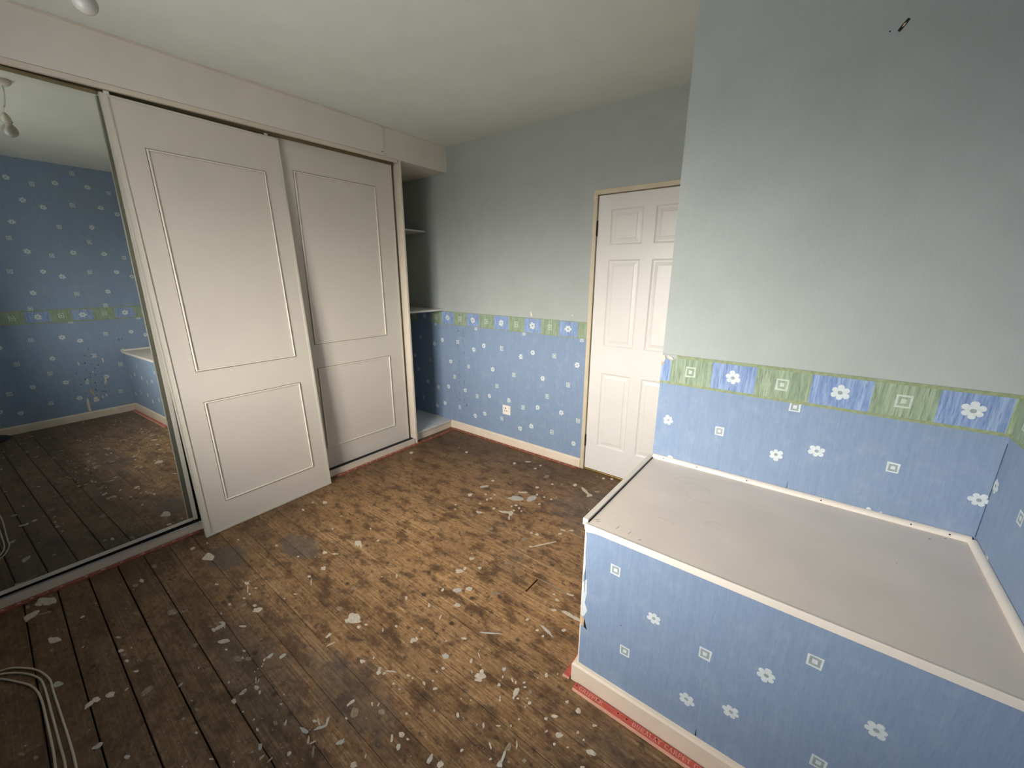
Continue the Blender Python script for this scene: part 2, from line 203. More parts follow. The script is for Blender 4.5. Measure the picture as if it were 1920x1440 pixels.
# greyish scuffed patches
gp = k.noise(2.3, 4, .65, vec=sc(p, (1, 1.3, 1)))
c = k.mix(k.ramp(gp, [(.60, 0.0), (.72, .40)]), c, (.125, .105, .090))
for (sx_, sy_, rx_, ry_, am) in ((.62, -1.84, .19, .09, .65), (.40, -2.13, .15, .10, .6), (1.85, -.50, .42, .33, .5), (1.62, -2.12, .26, .12, .35), (1.25, -2.30, .40, .12, .3)):
    # known grey stains
    mp = k.n('Mapping'); mp.inputs['Location'].default_value = (-sx_/rx_, -sy_/ry_, 0); mp.inputs['Scale'].default_value = (1/rx_, 1/ry_, 0)
    k.l(p, mp.inputs[0]); ln_ = k.n('VectorMath', operation='LENGTH'); k.l(mp.outputs[0], ln_.inputs[0])
    e_ = k.math('ADD', ln_.outputs['Value'], k.math('MULTIPLY', k.noise(16, 4, .65, vec=p), 1.3))
    c = k.mix(k.math('MULTIPLY', k.ramp(e_, [(.98, 1.0), (1.0, 0.0)]) if False else k.ramp(k.math('MULTIPLY', e_, .5), [(.68, 1.0), (.80, 0.0)]), am), c, (.085, .073, .064))
# small knots / nail heads
vo = k.n('TexVoronoi'); vo.inputs['Scale'].default_value = 1; k.l(sc(p, (7, 9, 1)), vo.inputs['Vector'])
c = k.mix(k.ramp(vo.outputs['Distance'], [(.05, .85), (.12, .0)]), c, (.030, .019, .012))
# fine specks of dried paint
for scl, r0, thr, amt in ((24, .07, .62, .6), (60, .11, .66, .5)):
    v2 = k.n('TexVoronoi'); v2.inputs['Scale'].default_value = scl
    wv = k.n('VectorMath', operation='ADD'); nz = k.n('TexNoise'); nz.inputs['Scale'].default_value = scl*2.2
    k.l(p, nz.inputs['Vector']); sv = k.n('VectorMath', operation='SCALE'); sv.inputs['Scale'].default_value = .5/scl
    k.l(nz.outputs[1], sv.inputs[0]); k.l(p, wv.inputs[0]); k.l(sv.outputs[0], wv.inputs[1]); k.l(wv.outputs[0], v2.inputs['Vector'])
    dot = k.ramp(v2.outputs['Distance'], [(r0, 1.0), (r0*1.5, .0)])
    sx = k.n('SeparateColor'); k.l(v2.outputs['Color'], sx.inputs[0])
    on_ = k.math('GREATER_THAN', sx.outputs[0], thr)
    patch = k.ramp(k.noise(1.6, 3, .6, vec=p), [(.42, .25), (.62, 1.0)])
    c = k.mix(k.math('MULTIPLY', k.math('MULTIPLY', dot, on_), k.math('MULTIPLY', patch, amt)), c, (.52, .45, .36))
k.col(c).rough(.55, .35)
k.bump(grain, .35, .002); M['floor'] = k.m

# ---------------------------------------------------------------- mesh helpers
class MB:
    def __init__(s): s.v = []; s.f = []; s.mi = []; s.mats = []
    def m(s, mat):
        if mat not in s.mats: s.mats.append(mat)
        return s.mats.index(mat)
    def face(s, pts, mat):
        i = len(s.v); s.v += [tuple(p) for p in pts]; s.f.append(tuple(range(i, i+len(pts)))); s.mi.append(s.m(mat))
    def box(s, lo, hi, mat, T=None, bev=0.0):
        x0, y0, z0 = lo; x1, y1, z1 = hi
        if bev > 0:
            bm = bmesh.new(); bmesh.ops.create_cube(bm, size=1)
            for v in bm.verts:
                v.co = Vector(((x0+x1)/2+v.co.x*(x1-x0), (y0+y1)/2+v.co.y*(y1-y0), (z0+z1)/2+v.co.z*(z1-z0)))
            bmesh.ops.bevel(bm, geom=bm.edges[:], offset=bev, segments=2, affect='EDGES', profile=.5)
            s.bm(bm, mat, T); return
        P = [(x0,y0,z0),(x1,y0,z0),(x1,y1,z0),(x0,y1,z0),(x0,y0,z1),(x1,y0,z1),(x1,y1,z1),(x0,y1,z1)]
        if T is not None: P = [tuple(T @ Vector(p)) for p in P]
        b = len(s.v); s.v += P; k = s.m(mat)
        for q in ((0,3,2,1),(4,5,6,7),(0,1,5,4),(1,2,6,5),(2,3,7,6),(3,0,4,7)):
            s.f.append(tuple(b+i for i in q)); s.mi.append(k)
    def bm(s, bm, mat, T=None):
        b = len(s.v); bm.verts.index_update(); k = s.m(mat)
        s.v += [tuple((T @ v.co) if T is not None else v.co) for v in bm.verts]
        for f in bm.faces: s.f.append(tuple(b+v.index for v in f.verts)); s.mi.append(k)
        bm.free()
    def prism(s, prof, a, b, A, B, O, mat, T=None):
        """profile [(p,q)] spanned along axis D from a to b; A,B = axes of p,q"""
        A = Vector(A); B = Vector(B); D = A.cross(B); O = Vector(O); n = len(prof); i = len(s.v); k = s.m(mat)
        for t in (a, b):
            for p, q in prof:
                w_ = O + A*p + B*q + D*t; s.v.append(tuple(T @ w_ if T is not None else w_))
        for j in range(n):
            j2 = (j+1) % n; s.f.append((i+j, i+j2, i+n+j2, i+n+j)); s.mi.append(k)
        s.f.append(tuple(range(i+n-1, i-1, -1))); s.mi.append(k); s.f.append(tuple(range(i+n, i+2*n))); s.mi.append(k)
    def lathe(s, prof, O, mat, seg=24, R=None):
        i = len(s.v); k = s.m(mat); R = R or Matrix.Identity(3); O = Vector(O)
        for r, z in prof:
            for j in range(seg):
                t = 2*PI*j/seg; s.v.append(tuple(O + R @ Vector((r*math.cos(t), r*math.sin(t), z))))
        for a in range(len(prof)-1):
            for j in range(seg):
                j2 = (j+1) % seg; s.f.append((i+a*seg+j, i+a*seg+j2, i+(a+1)*seg+j2, i+(a+1)*seg+j)); s.mi.append(k)
        s.f.append(tuple(i+j for j in range(seg))[::-1]); s.mi.append(k)
        s.f.append(tuple(i+(len(prof)-1)*seg+j for j in range(seg))); s.mi.append(k)
    def tube(s, pts, r, mat, seg=8):
        pts = [Vector(p) for p in pts]; i = len(s.v); k = s.m(mat); n = len(pts)
        for a, p in enumerate(pts):
            d = (pts[min(a+1, n-1)] - pts[max(a-1, 0)]).normalized()
            u = d.cross(Vector((0,0,1))); u = u.normalized() if u.length > 1e-4 else Vector((1,0,0)); w_ = u.cross(d)
            for j in range(seg):
                t = 2*PI*j/seg; s.v.append(tuple(p + u*r*math.cos(t) + w_*r*math.sin(t)))
        for a in range(n-1):
            for j in range(seg):
                j2 = (j+1) % seg; s.f.append((i+a*seg+j, i+(a+1)*seg+j, i+(a+1)*seg+j2, i+a*seg+j2)); s.mi.append(k)
        s.f.append(tuple(i+j for j in range(seg))); s.mi.append(k); s.f.append(tuple(i+(n-1)*seg+j for j in range(seg))[::-1]); s.mi.append(k)
    def build(s, name, parent=None, smooth=False, loc=None):
        me = bpy.data.meshes.new(name)
        o_ = Vector(loc) if loc is not None else Vector((0,0,0))
        me.from_pydata([tuple(Vector(v)-o_) for v in s.v], [], s.f)
        for m_ in s.mats: me.materials.append(M[m_])
        me.polygons.foreach_set('material_index', s.mi)
        bm = bmesh.new(); bm.from_mesh(me); bmesh.ops.recalc_face_normals(bm, faces=bm.faces); bm.to_mesh(me); bm.free()
        if smooth: me.polygons.foreach_set('use_smooth', [True]*len(me.polygons))
        me.update()
        o = bpy.data.objects.new(name, me); COL.objects.link(o)
        o.location = o_
        if parent is not None:
            o.parent = parent; o.matrix_parent_inverse = parent.matrix_world.inverted() if parent.type == 'EMPTY' and False else Matrix.Translation(-parent.location)
        return o
def thing(name, label, cat, loc=(0,0,0), group=None):
    o = bpy.data.objects.new(name, None); COL.objects.link(o); o.location = loc; o.empty_display_size = .1
    return tag(o, label, cat, group)
def tag(o, label, cat, group=None):
    o['label'] = label; o['category'] = cat
    if group: o['group'] = group
    return o
def struct(o): o['kind'] = 'structure'; return o
def one(name, parent, lo, hi, mat, bev=0.0):
    b = MB(); b.box(lo, hi, mat, bev=bev); return b.build(name, parent)

# ---------------------------------------------------------------- wallpaper
def flower(b, F, u, z, R, d, mats=('motif', 'motif_grey'), petals=6):
    n = petals*8; ph = random.uniform(0, 1)
    irr = [random.uniform(.9, 1.12) for _ in range(petals)]
    pts = []
    for j in range(n):
        t = 2*PI*j/n; lobe = abs(math.cos(petals*t/2)) ** .55
        r = R*(.62+.38*lobe)*irr[int(((t*petals/(2*PI))+.5) % petals)]
        pts.append((u+r*math.cos(t+ph), z+r*math.sin(t+ph)))
    c = F(u, z, d)
    for j in range(n): b.face([c, F(*pts[j], d), F(*pts[(j+1) % n], d)], mats[0])
    b.face([F(u+R*.27*math.cos(2*PI*j/10), z+R*.25*math.sin(2*PI*j/10), d*1.25) for j in range(10)], mats[1])
def square(b, F, u, z, h, d, mats=('motif', 'motif_grey')):
    jit = lambda r: [(u+sx*r*random.uniform(.92, 1.08), z+sz*r*1.1*random.uniform(.92, 1.08)) for sx, sz in ((-1,-1),(1,-1),(1,1),(-1,1))]
    o_, i_, g_, c_ = jit(h), jit(h*.72), jit(h*.72), jit(h*.34)
    for A, B, mt in ((o_, i_, mats[0]), (i_, c_, mats[1])):
        for j in range(4):
            j2 = (j+1) % 4; b.face([F(*A[j], d), F(*A[j2], d), F(*B[j2], d), F(*B[j], d)], mt)
    b.face([F(*p, d) for p in c_], mats[0])
TU, TZ = .53, .64
FL = [(.277, .826), (.396, .874), (.500, .674), (.458, .417), (.153, .419)]
SQ = [(.072, .872), (.206, .658), (.017, .529), (.307, .385)]
def wallpaper(parent, F, u0, u1, z0, z1, dx, dz, top=None, extra=None, over=False):
    """a printed sheet a little proud of its wall: ground + printed flowers and squares"""
    b = MB(); d = .0012
    n = max(2, int((u1-u0)/.02))
    for j in range(n):
        a, c = u0+(u1-u0)*j/n, u0+(u1-u0)*(j+1)/n
        ta, tc_ = (top(a), top(c)) if top else (z1, z1)
        b.face([F(a, z0, d), F(c, z0, d), F(c, tc_, d), F(a, ta, d)], 'blue')
    # edges of the sheet give it thickness
    b.face([F(u0, z0, 0), F(u0, z1, 0), F(u0, z1, d), F(u0, z0, d)], 'blue'); b.face([F(u1, z0, 0), F(u1, z1, 0), F(u1, z1, d), F(u1, z0, d)], 'blue')
    for lst, fn, R in ((FL, flower, .0225), (SQ, square, .0165)):
        for fu, fz in lst:
            for i in range(-12, 12):
                for j in range(-6, 7):
                    u, z = fu+dx+i*TU, fz+dz+j*TZ
                    m1 = R*.35 if over else R*1.1
                    zt = (min(top(u-R), top(u+R)) if top else z1)-(-.012 if over else R*1.1)
                    if u0+m1 < u < u1-m1 and z0+R*1.1 < z < zt:
                        fn(b, F, u, z, R*random.uniform(.95, 1.05), d+.0005)
    if extra: extra(b, F, d)
    return b.build('wallpaper', parent)
def border(parent, F, u0, u1, z0, z1, edges, first, torn=None, lines=True, big=1.0):
    """printed border strip of alternating green and blue blocks"""
    b = MB(); d = .0035; ln = .011 if lines else .005
    es = [u0]+[e for e in edges if u0 < e < u1]+[u1]; kind = first
    for a, c in zip(es[:-1], es[1:]):
        n = max(1, int((c-a)/.012))
        for j in range(n):
            p, q = a+(c-a)*j/n, a+(c-a)*(j+1)/n
            tp = [min(z1-ln, torn(x)) if torn else z1-ln for x in (p, q)]
            b.face([F(p, z0+ln, d), F(q, z0+ln, d), F(q, tp[1], d), F(p, tp[0], d)], 'border_'+kind)
        m_ = (a+c)/2
        if c-a > .1:
            if kind == 'blue': flower(b, F, m_, (z0+z1)/2, .0270*big, d+.0006)
            else: square(b, F, m_, (z0+z1)/2, .0195*big, d+.0006, ('border_pale', 'border_green'))
        kind = 'green' if kind == 'blue' else 'blue'
    n = max(2, int((u1-u0)/.02))
    for j in range(n):
        p, q = u0+(u1-u0)*j/n, u0+(u1-u0)*(j+1)/n
        b.face([F(p, z0, d), F(q, z0, d), F(q, z0+ln, d), F(p, z0+ln, d)], 'olive')
        if not torn or (torn(p) > z1 and torn(q) > z1):
            b.face([F(p, z1-ln, d), F(q, z1-ln, d), F(q, z1, d), F(p, z1, d)], 'olive')
    b.face([F(u0, z1, 0), F(u1, z1, 0), F(u1, z1, d), F(u0, z1, d)], 'olive'); b.face([F(u0, z0, 0), F(u1, z0, 0), F(u1, z0, d), F(u0, z0, d)], 'olive')
    return b.build('wallpaper_border', parent)

# ---------------------------------------------------------------- room shell
XI, YI = 2.235, -.915         # corner of the stairwell projection
YB, ZB = -1.571, .678         # front and top of the stair box
ZT0, ZT1 = 1.030, 1.157       # wallpaper border
XL = -.60                     # wall behind the wardrobe
# floor: joist void below, boards on top
b = MB(); b.box((XL-.1, YF-WT, -.12), (XR+.1, .25, -.03), 'dark'); floor = struct(b.build('floor'))
k0 = -6
gaps = [-2.825+.1065*i for i in range(-3, 29)]
for i, (a, c) in enumerate(zip(gaps[:-1], gaps[1:])):
    g = .0022 if c < -2.36 else .0008
    cuts = [XL, XR]
    if abs(a+1.334) < .01: cuts = [XL, 1.828, XR]
    elif i % 5 == 2: cuts = [XL, .35+.31*(i % 4), XR]
    hz = random.uniform(-.0010, .0)
    for x0, x1 in zip(cuts[:-1], cuts[1:]):
        bm = bmesh.new(); bmesh.ops.create_cube(bm, size=1)
        gx0 = .004 if x0 > XL and abs(x0-1.828) < .01 else .0008; gx1 = .004 if x1 < XR and abs(x1-1.828) < .01 else .0008
        lo, hi = Vector((x0+gx0, a+g, -.022)), Vector((x1-gx1, c-g, hz))
        for v in bm.verts: v.co = Vector(((lo.x+hi.x)/2+v.co.x*(hi.x-lo.x), (lo.y+hi.y)/2+v.co.y*(hi.y-lo.y), (lo.z+hi.z)/2+v.co.z*(hi.z-lo.z)))
        ed = [e for e in bm.edges if all(v.co.z > hz-.001 for v in e.verts)]
        bmesh.ops.bevel(bm, geom=ed, offset=.0022 if c < -2.36 else .0012, segments=1, affect='EDGES')
        q = MB(); q.bm(bm, 'floor'); q.build('floorboard', floor)
# splashes of dried paint on the boards
def blob(b, x, y, ra, rb, ang, mat, zz):
    n = 14 if ra > .008 else 9; sd = random.uniform(0, 99); ca, sa = math.cos(ang), math.sin(ang); i = len(b.v); kk = b.m(mat)
    ring = []
    for j in range(n):
        t = 2*PI*j/n; r = 1+.55*mnoise.noise(Vector((math.cos(t)*1.3+sd, math.sin(t)*1.3, sd)))
        px, py = ra*r*math.cos(t), rb*r*math.sin(t); ring.append((x+px*ca-py*sa, y+px*sa+py*ca))
    b.v.append((x, y, zz+.0014)); b.v += [(p[0], p[1], zz+.0009) for p in ring]; b.v += [(x+(p[0]-x)*1.04, y+(p[1]-y)*1.04, zz-.0014) for p in ring]
    for j in range(n):
        j2 = (j+1) % n
        b.f.append((i, i+1+j, i+1+j2)); b.mi.append(kk); b.f.append((i+1+j, i+1+n+j, i+1+n+j2, i+1+j2)); b.mi.append(kk)
spl = MB()
for t in SPL.split(';'):
    x, y, ra, rb, an, kd = (float(v) for v in t.split(','))
    blob(spl, x, y, max(.003, ra/1000*1.02), max(.0022, rb/1000*1.02), an, ('paintdrip', 'paintthin', 'paintgrey')[int(kd)], 0)
rs = random.Random(11)
for _ in range(110):      # the many small flecks between the big ones
    x, y = rs.uniform(.15, 3.2), rs.uniform(-2.9, -.06)
    if x > XI-.03 and y > YB-.06: continue
    r = rs.choice((.0015, .002, .0025, .003, .004))
    blob(spl, x, y, r*rs.uniform(1, 2.6), r, rs.uniform(0, PI), rs.choice(('paintdrip', 'paintgrey', 'paintthin', 'paintthin')), 0)
for _ in range(150):      # a denser spatter in front of the stair box
    x, y = rs.uniform(1.5, 3.18), rs.uniform(-2.75, -1.68)
    r = rs.choice((.002, .003, .004, .006)); blob(spl, x, y, r*rs.uniform(1, 2.6), r, rs.uniform(0, PI), rs.choice(('paintdrip', 'paintgrey', 'paintdrip')), 0)
o = spl.build('paint_splashes', floor); o['kind'] = 'stuff'

# ceiling
b = MB(); b.box((XL-.1, YF-WT, H), (XR+.1, .25, H+.1), 'ceiling'); ceiling = struct(b.build('ceiling'))
# back wall with the door opening
DX0, DX1, DZ = 1.407, 2.180, 2.030
b = MB(); b.box((XL-.1, 0, -.05), (DX0+.004, .12, H), 'painted'); b.box((DX0+.004, 0, DZ-.004), (DX1-.004, .12, H), 'painted'); b.box((DX1-.004, 0, -.05), (XR+.1, .12, H), 'painted')
wall_back = struct(b.build('wall_back'))
Fb = lambda u, z, d: (u, -d, z)
def scuffs(b, F, d):
    rr = random.Random(3)
    for cx in (.078, .142):
        for _ in range(26):
            z = rr.uniform(.28, .72) if rr.random() < .8 else rr.uniform(.72, .98); h = rr.uniform(.004, .016); x = cx+rr.gauss(0, .007)
            b.face([F(x, z, d*1.4), F(x+rr.uniform(.003, .006), z, d*1.4), F(x+.004, z+h, d*1.4), F(x, z+h, d*1.4)], 'scuff')
    b.face([F(.160, .262, d*1.4), F(.170, .255, d*1.4), F(.174, .275, d*1.4), F(.165, .285, d*1.4)], 'scuff')
wallpaper(wall_back, Fb, -.598, 1.406, .02, ZT0+.004, 0, 0, extra=scuffs, over=True)
border(wall_back, Fb, -.598, 1.406, ZT0, ZT1-.004, [-.455, -.2925, -.13, .030, .198, .348, .520, .678, .840, 1.004, 1.167, 1.328], 'green', lines=False)
b = MB()      # specks of filler and old fixings above the border
for x, z, r in ((.905, 1.178, .010), (.900, 1.196, .006), (.915, 1.168, .004), (1.28, 1.195, .005)):
    b.face([Fb(x+r*math.cos(2*PI*j/9)*random.uniform(.7, 1.2), z+1.5*r*math.sin(2*PI*j/9)*random.uniform(.7, 1.2), .001) for j in range(9)], 'filler')
b.build('filler_patch', wall_back)['kind'] = 'stuff'
# left wall behind the wardrobe
b = MB(); b.box((XL-.1, YF, -.05), (XL, 0, H), 'painted'); wall_left = struct(b.build('wall_left'))
Fl = lambda u, z, d: (XL+d, u, z)
wallpaper(wall_left, Fl, -.47, -.002, .02, ZT0+.004, .11, .3)
border(wall_left, Fl, -.47, -.002, ZT0, ZT1-.004, [-.33, -.17], 'green', lines=False)
# right wall, papered to the ceiling; u runs along -y
b = MB(); b.box((XR, YF-WT, -.05), (XR+.1, .25, H), 'blue'); wall_right = struct(b.build('wall_right'))
Fr = lambda u, z, d: (XR-d, -u, z)
def knocks(b, F, d):
    d2 = d*1.5
    def patch(pts, m_): b.face([F(u, z, d2) for u, z in pts], m_)
    patch([(1.930, .222), (1.945, .225), (1.953, .150), (1.952, .085), (1.935, .082), (1.934, .150)], 'filler')
    patch([(1.893, .318), (1.903, .312), (1.892, .262), (1.878, .236), (1.872, .242), (1.884, .280)], 'bareplaster')
    patch([(1.876+.017*math.cos(t*PI/5), .200+.026*math.sin(t*PI/5)) for t in range(10)], 'filler')
    rr = random.Random(5)
    for u, z, w_, h in ((1.763, .40, .006, .040), (1.773, .36, .005, .02), (1.745, .605, .006, .026), (1.842, .495, .005, .014), (1.930, .60, .005, .02), (1.787, .225, .005, .018), (1.82, .21, .005, .014), (1.90, .42, .006, .012)):
        patch([(u-w_, z-h), (u+w_, z-h*.8), (u+w_*.8, z+h), (u-w_*.6, z+h*.7)], 'filler')
    for _ in range(40):
        u, z = rr.gauss(1.84, .045), rr.gauss(.40, .12); r = rr.uniform(.002, .007)
        patch([(u+r*math.cos(t*PI/3), z+r*1.6*math.sin(t*PI/3)*rr.uniform(.6, 1.2)) for t in range(6)], 'scuff')
    for u, z, r in ((1.581, .806, .006), (1.552, .81, .004), (1.577, .79, .003)):
        patch([(u+r*math.cos(t*PI/4), z+r*math.sin(t*PI/4)) for t in range(8)], 'dark')
wallpaper(wall_right, Fr, .9165, 3.048, .02, H-.002, 1.597-1.59, .006, extra=knocks, over=True)
border(wall_right, Fr, .9155, 3.048, ZT0, ZT1, [1.08, 1.237, 1.394, 1.557, 1.725, 1.883, 2.031, 2.195, 2.355, 2.515, 2.675, 2.835, 2.995], 'green')
# unseen window wall behind the camera; deep reveal and dark paper shape the light
b = MB()
b.box((XL-.1, YF-WT, -.05), (WX0, YF, H), 'blue'); b.box((WX1, YF-WT, -.05), (XR, YF, H), 'blue')
b.box((WX0, YF-WT, -.05), (WX1, YF, WZ0), 'blue'); b.box((WX0, YF-WT, WZ1), (WX1, YF, H), 'blue')
wall_front = struct(b.build('wall_front'))
b = MB(); t = .05
b.box((WX0, YF-WT, WZ0), (WX0+t, YF-WT+.05, WZ1), 'plastic'); b.box((WX1-t, YF-WT, WZ0), (WX1, YF-WT+.05, WZ1), 'plastic')
b.box((WX0+t, YF-WT, WZ0), (WX1-t, YF-WT+.05, WZ0+t), 'plastic'); b.box((WX0+t, YF-WT, WZ1-t), (WX1-t, YF-WT+.05, WZ1), 'plastic')
xm = (WX0+WX1)/2; b.box((xm-.03, YF-WT, WZ0+t), (xm+.03, YF-WT+.05, WZ1-t), 'plastic')
window = struct(b.build('window_1'))
for x0, x1 in ((WX0+t, xm-.03), (xm+.03, WX1-t)): one('window_pane', window, (x0, YF-WT+.022, WZ0+t), (x1, YF-WT+.028, WZ1-t), 'glass')
one('window_sill', window, (WX0+.001, YF-WT+.05, WZ0), (WX1-.001, YF+.05, WZ0+.02), 'plastic', .004)
# stairwell projection
b = MB(); b.box((XI, YI, -.03), (XR, 0, H), 'painted'); wall_inner = struct(b.build('wall_inner'))
Fi = lambda u, z, d: (u, YI-d, z)
def torn_top(u):   # the border is ripped at its left end
    t = (u-XI)/.052
    return ZT1+.01 if t > 1.05 else ZT1-.012-.020*abs(math.sin(u*190))*(1.1-t)-.006*math.sin(u*520)
def seams(b, F, d):
    for u0, z0, z1, w_, m_ in ((2.752, ZB+.016, ZT0, .0011, 'border_blue'), (3.2455, ZB+.016, ZT0-.02, .0022, 'scuff')):
        b.face([F(u0, z0, d*1.3), F(u0+w_, z0, d*1.3), F(u0+w_, z1, d*1.3), F(u0, z1, d*1.3)], m_)
    b.face([F(2.750, ZB+.014, d*1.5), F(2.7535, ZB+.014, d*1.5), F(2.7525, ZB+.050, d*1.5)], 'scuff')
    for u, w_, h in ((2.300, .030, .012), (2.985, .016, .012), (3.020, .010, .007)):      # bare patches along the bead
        b.face([F(u, ZB+.012, d*1.5), F(u+w_, ZB+.012, d*1.5), F(u+w_*.8, ZB+.014+h*.6, d*1.5), F(u+w_*.4, ZB+.014+h, d*1.5), F(u+w_*.1, ZB+.014+h*.5, d*1.5)], 'motif')
wallpaper(wall_inner, Fi, XI+.0005, XR-.0005, ZB, ZT0+.004, 2.422, -.008, over=True, extra=seams)
border(wall_inner, Fi, XI, XR-.0005, ZT0, ZT1, [2.275, 2.437, 2.592, 2.764, 2.929, 3.085, 3.235], 'blue', torn=torn_top)
b = MB()
for pts in ([(2.236, 1.150), (2.246, 1.152), (2.250, 1.140), (2.247, 1.128), (2.240, 1.122), (2.236, 1.130)], [(2.256, 1.152), (2.275, 1.148), (2.286, 1.136), (2.272, 1.138), (2.262, 1.142)]):
    b.face([Fi(u, z, .0046) for u, z in pts], 'filler')
b.face([Fi(u, z, .0044) for u, z in [(2.2355, 1.127), (2.243, 1.126), (2.244, 1.112), (2.2355, 1.108)]], 'bareplaster')
b.build('torn_paper', wall_inner)['kind'] = 'stuff'
b = MB()
b.face([Fi(u, z, .001) for u, z in [(2.794, 2.156), (2.800, 2.152), (2.811, 2.166), (2.818, 2.178), (2.812, 2.182), (2.801, 2.168)]], 'dark')
for u, z, r in ((2.778, 2.160, .0022), (2.890, 2.205, .0025)): b.face([Fi(u+r*math.cos(t*PI/4), z+r*math.sin(t*PI/4), .001) for t in range(8)], 'dark')
b.face([Fi(u, z, .0011) for u, z in [(2.802, 2.163), (2.807, 2.164), (2.811, 2.172), (2.806, 2.171)]], 'bareplaster')
b.build('old_fixing_hole', wall_inner)['kind'] = 'stuff'
# skirtings
SK = [(0, 0), (.015, 0), (.015, .064), (.011, .072), (.004, .077), (0, .077)]
b = MB(); b.prism(SK, -.05, DX0, (0,-1,0), (0,0,1), (0, 0, 0), 'skirting'); 
for i_, v in enumerate(b.v): b.v[i_] = (abs(v[0]) if v[0] < -.06 else -v[0], v[1], v[2])
base_back = MB(); 
for x0, x1 in ((-.045, DX0),):
    v0 = [(x0, -p, q) for p, q in SK]; v1 = [(x1, -p, q) for p, q in SK]; n = len(SK)
    for j in range(n): base_back.face([v0[j], v1[j], v1[(j+1) % n], v0[(j+1) % n]], 'skirting')
    base_back.face(v0, 'skirting'); base_back.face(v1, 'skirting')
struct(base_back.build('baseboard_back'))
q = MB(); v0 = [(XR-p, YB-.001, z) for p, z in SK]; v1 = [(XR-p, YF, z) for p, z in SK]; n = len(SK)
for j in range(n): q.face([v0[j], v1[j], v1[(j+1) % n], v0[(j+1) % n]], 'skirting')
q.face(v0, 'skirting'); q.face(v1, 'skirting'); struct(q.build('baseboard_right'))

# ---------------------------------------------------------------- door in the back wall
b = MB(); fw = .030
b.box((DX0, -.012, 0), (DX0+fw, .11, DZ-fw), 'cream_old', bev=.003); b.box((DX1-fw, -.012, 0), (DX1, .11, DZ-fw), 'cream_old', bev=.003); b.box((DX0, -.012, DZ-fw), (DX1, .11, DZ), 'cream_old', bev=.003)
b.box((DX0+fw, .045, .0), (DX0+fw+.012, .10, DZ-fw), 'cream_old'); b.box((DX0+fw, .045, DZ-fw-.012), (DX1-fw, .10, DZ-fw), 'cream_old')
door = struct(b.build('door_1')); door['label'] = 'white six-panel door in a cream frame beside the stair box'
LX0, LX1, LZ0, LZ1, LY = DX0+fw+.005, DX1-fw-.003, .014, DZ-fw-.005, .004
cols = [(1.535, 1.754), (1.832, 2.051)]; rows = [(.221, .794), (.995, 1.585), (1.680, 1.903)]
xs = sorted([LX0, LX1]+[x for c_ in cols for x in c_]); zs = sorted([LZ0, LZ1]+[z for r_ in rows for z in r_])
b = MB()
for i in range(len(xs)-1):
    for j in range(len(zs)-1):
        if (xs[i], xs[i+1]) in cols and (zs[j], zs[j+1]) in rows: continue
        b.face([(xs[i], LY, zs[j]), (xs[i+1], LY, zs[j]), (xs[i+1], LY, zs[j+1]), (xs[i], LY, zs[j+1])], 'door')
for A, B_ in (((LX0, LZ0), (LX1, LZ0)), ((LX1, LZ0), (LX1, LZ1)), ((LX1, LZ1), (LX0, LZ1)), ((LX0, LZ1), (LX0, LZ0))):
    b.face([(A[0], LY, A[1]), (B_[0], LY, B_[1]), (B_[0], LY+.038, B_[1]), (A[0], LY+.038, A[1])], 'door')
b.face([(LX0, LY+.038, LZ0), (LX0, LY+.038, LZ1), (LX1, LY+.038, LZ1), (LX1, LY+.038, LZ0)], 'door')
leaf = b.build('door_leaf', door)
for x0, x1 in cols:
    for z0, z1 in rows:
        b = MB(); rings = []
        for ins, dep in ((0, 0), (.004, .004), (.011, .0075), (.019, .0075), (.038, .0035), (.0405, .0008), (.044, .0008)):
            rings.append([(x0+ins, LY+dep, z0+ins), (x1-ins, LY+dep, z0+ins), (x1-ins, LY+dep, z1-ins), (x0+ins, LY+dep, z1-ins)])
        for A, B_ in zip(rings[:-1], rings[1:]):
            for j in range(4): b.face([A[j], A[(j+1) % 4], B_[(j+1) % 4], B_[j]], 'door')
        b.face(rings[-1], 'door'); b.build('door_panel', leaf)
for z in (1.79, .245):
    b = MB(); b.lathe([(.006, -.045), (.006, .045)], (DX0+fw+.002, -.004, z), 'dark', 10)
    b.box((DX0+fw-.001, -.003, z-.05), (DX0+fw+.006, .004, z+.05), 'dark'); b.build('hinge', door)
one('threshold_strip', door, (DX0+fw, .004, 0), (DX1-fw, .040, .007), 'brass', .002)
one('door_backing', door, (DX0+.02, .10, 0), (DX1-.02, .112, DZ-.02), 'dark')

# ---------------------------------------------------------------- fitted wardrobe
ward = thing('fitted_wardrobe', 'long white fitted wardrobe with a mirror door and a sliding door', 'wardrobe', (-.3, -1.9, 0))
YD = -.491          # upright divider
def sag(b, zlim=2.40):      # the head of the wardrobe is not quite level
    b.v = [(x, y, z+.0078*(y+.6) if (z < zlim and y < -.6) else z) for x, y, z in b.v]; return b
b = MB(); b.box((-.018, YF+.001, 2.327), (0, -.616, H-.001), 'fascia'); sag(b).build('fascia_panel', ward)
b = MB(); b.box((-.018, -.6135, 2.324), (-.0005, -.001, H-.001), 'fascia'); b.box((-.55, YD, 2.324), (-.018, -.001, 2.336), 'fascia'); b.build('fascia_panel', ward)
b = MB(); b.box((-.001, -.627, 2.335), (.004, -.603, H-.003), 'cream', bev=.0012); b.build('joint_batten', ward)
b = MB(); b.box((-.004, -.012, 2.320), (.004, -.001, H-.003), 'cream', bev=.001); b.box((-.001, YF+.001, H-.008), (.004, -.012, H-.001), 'cream'); b.build('edge_bead', ward)
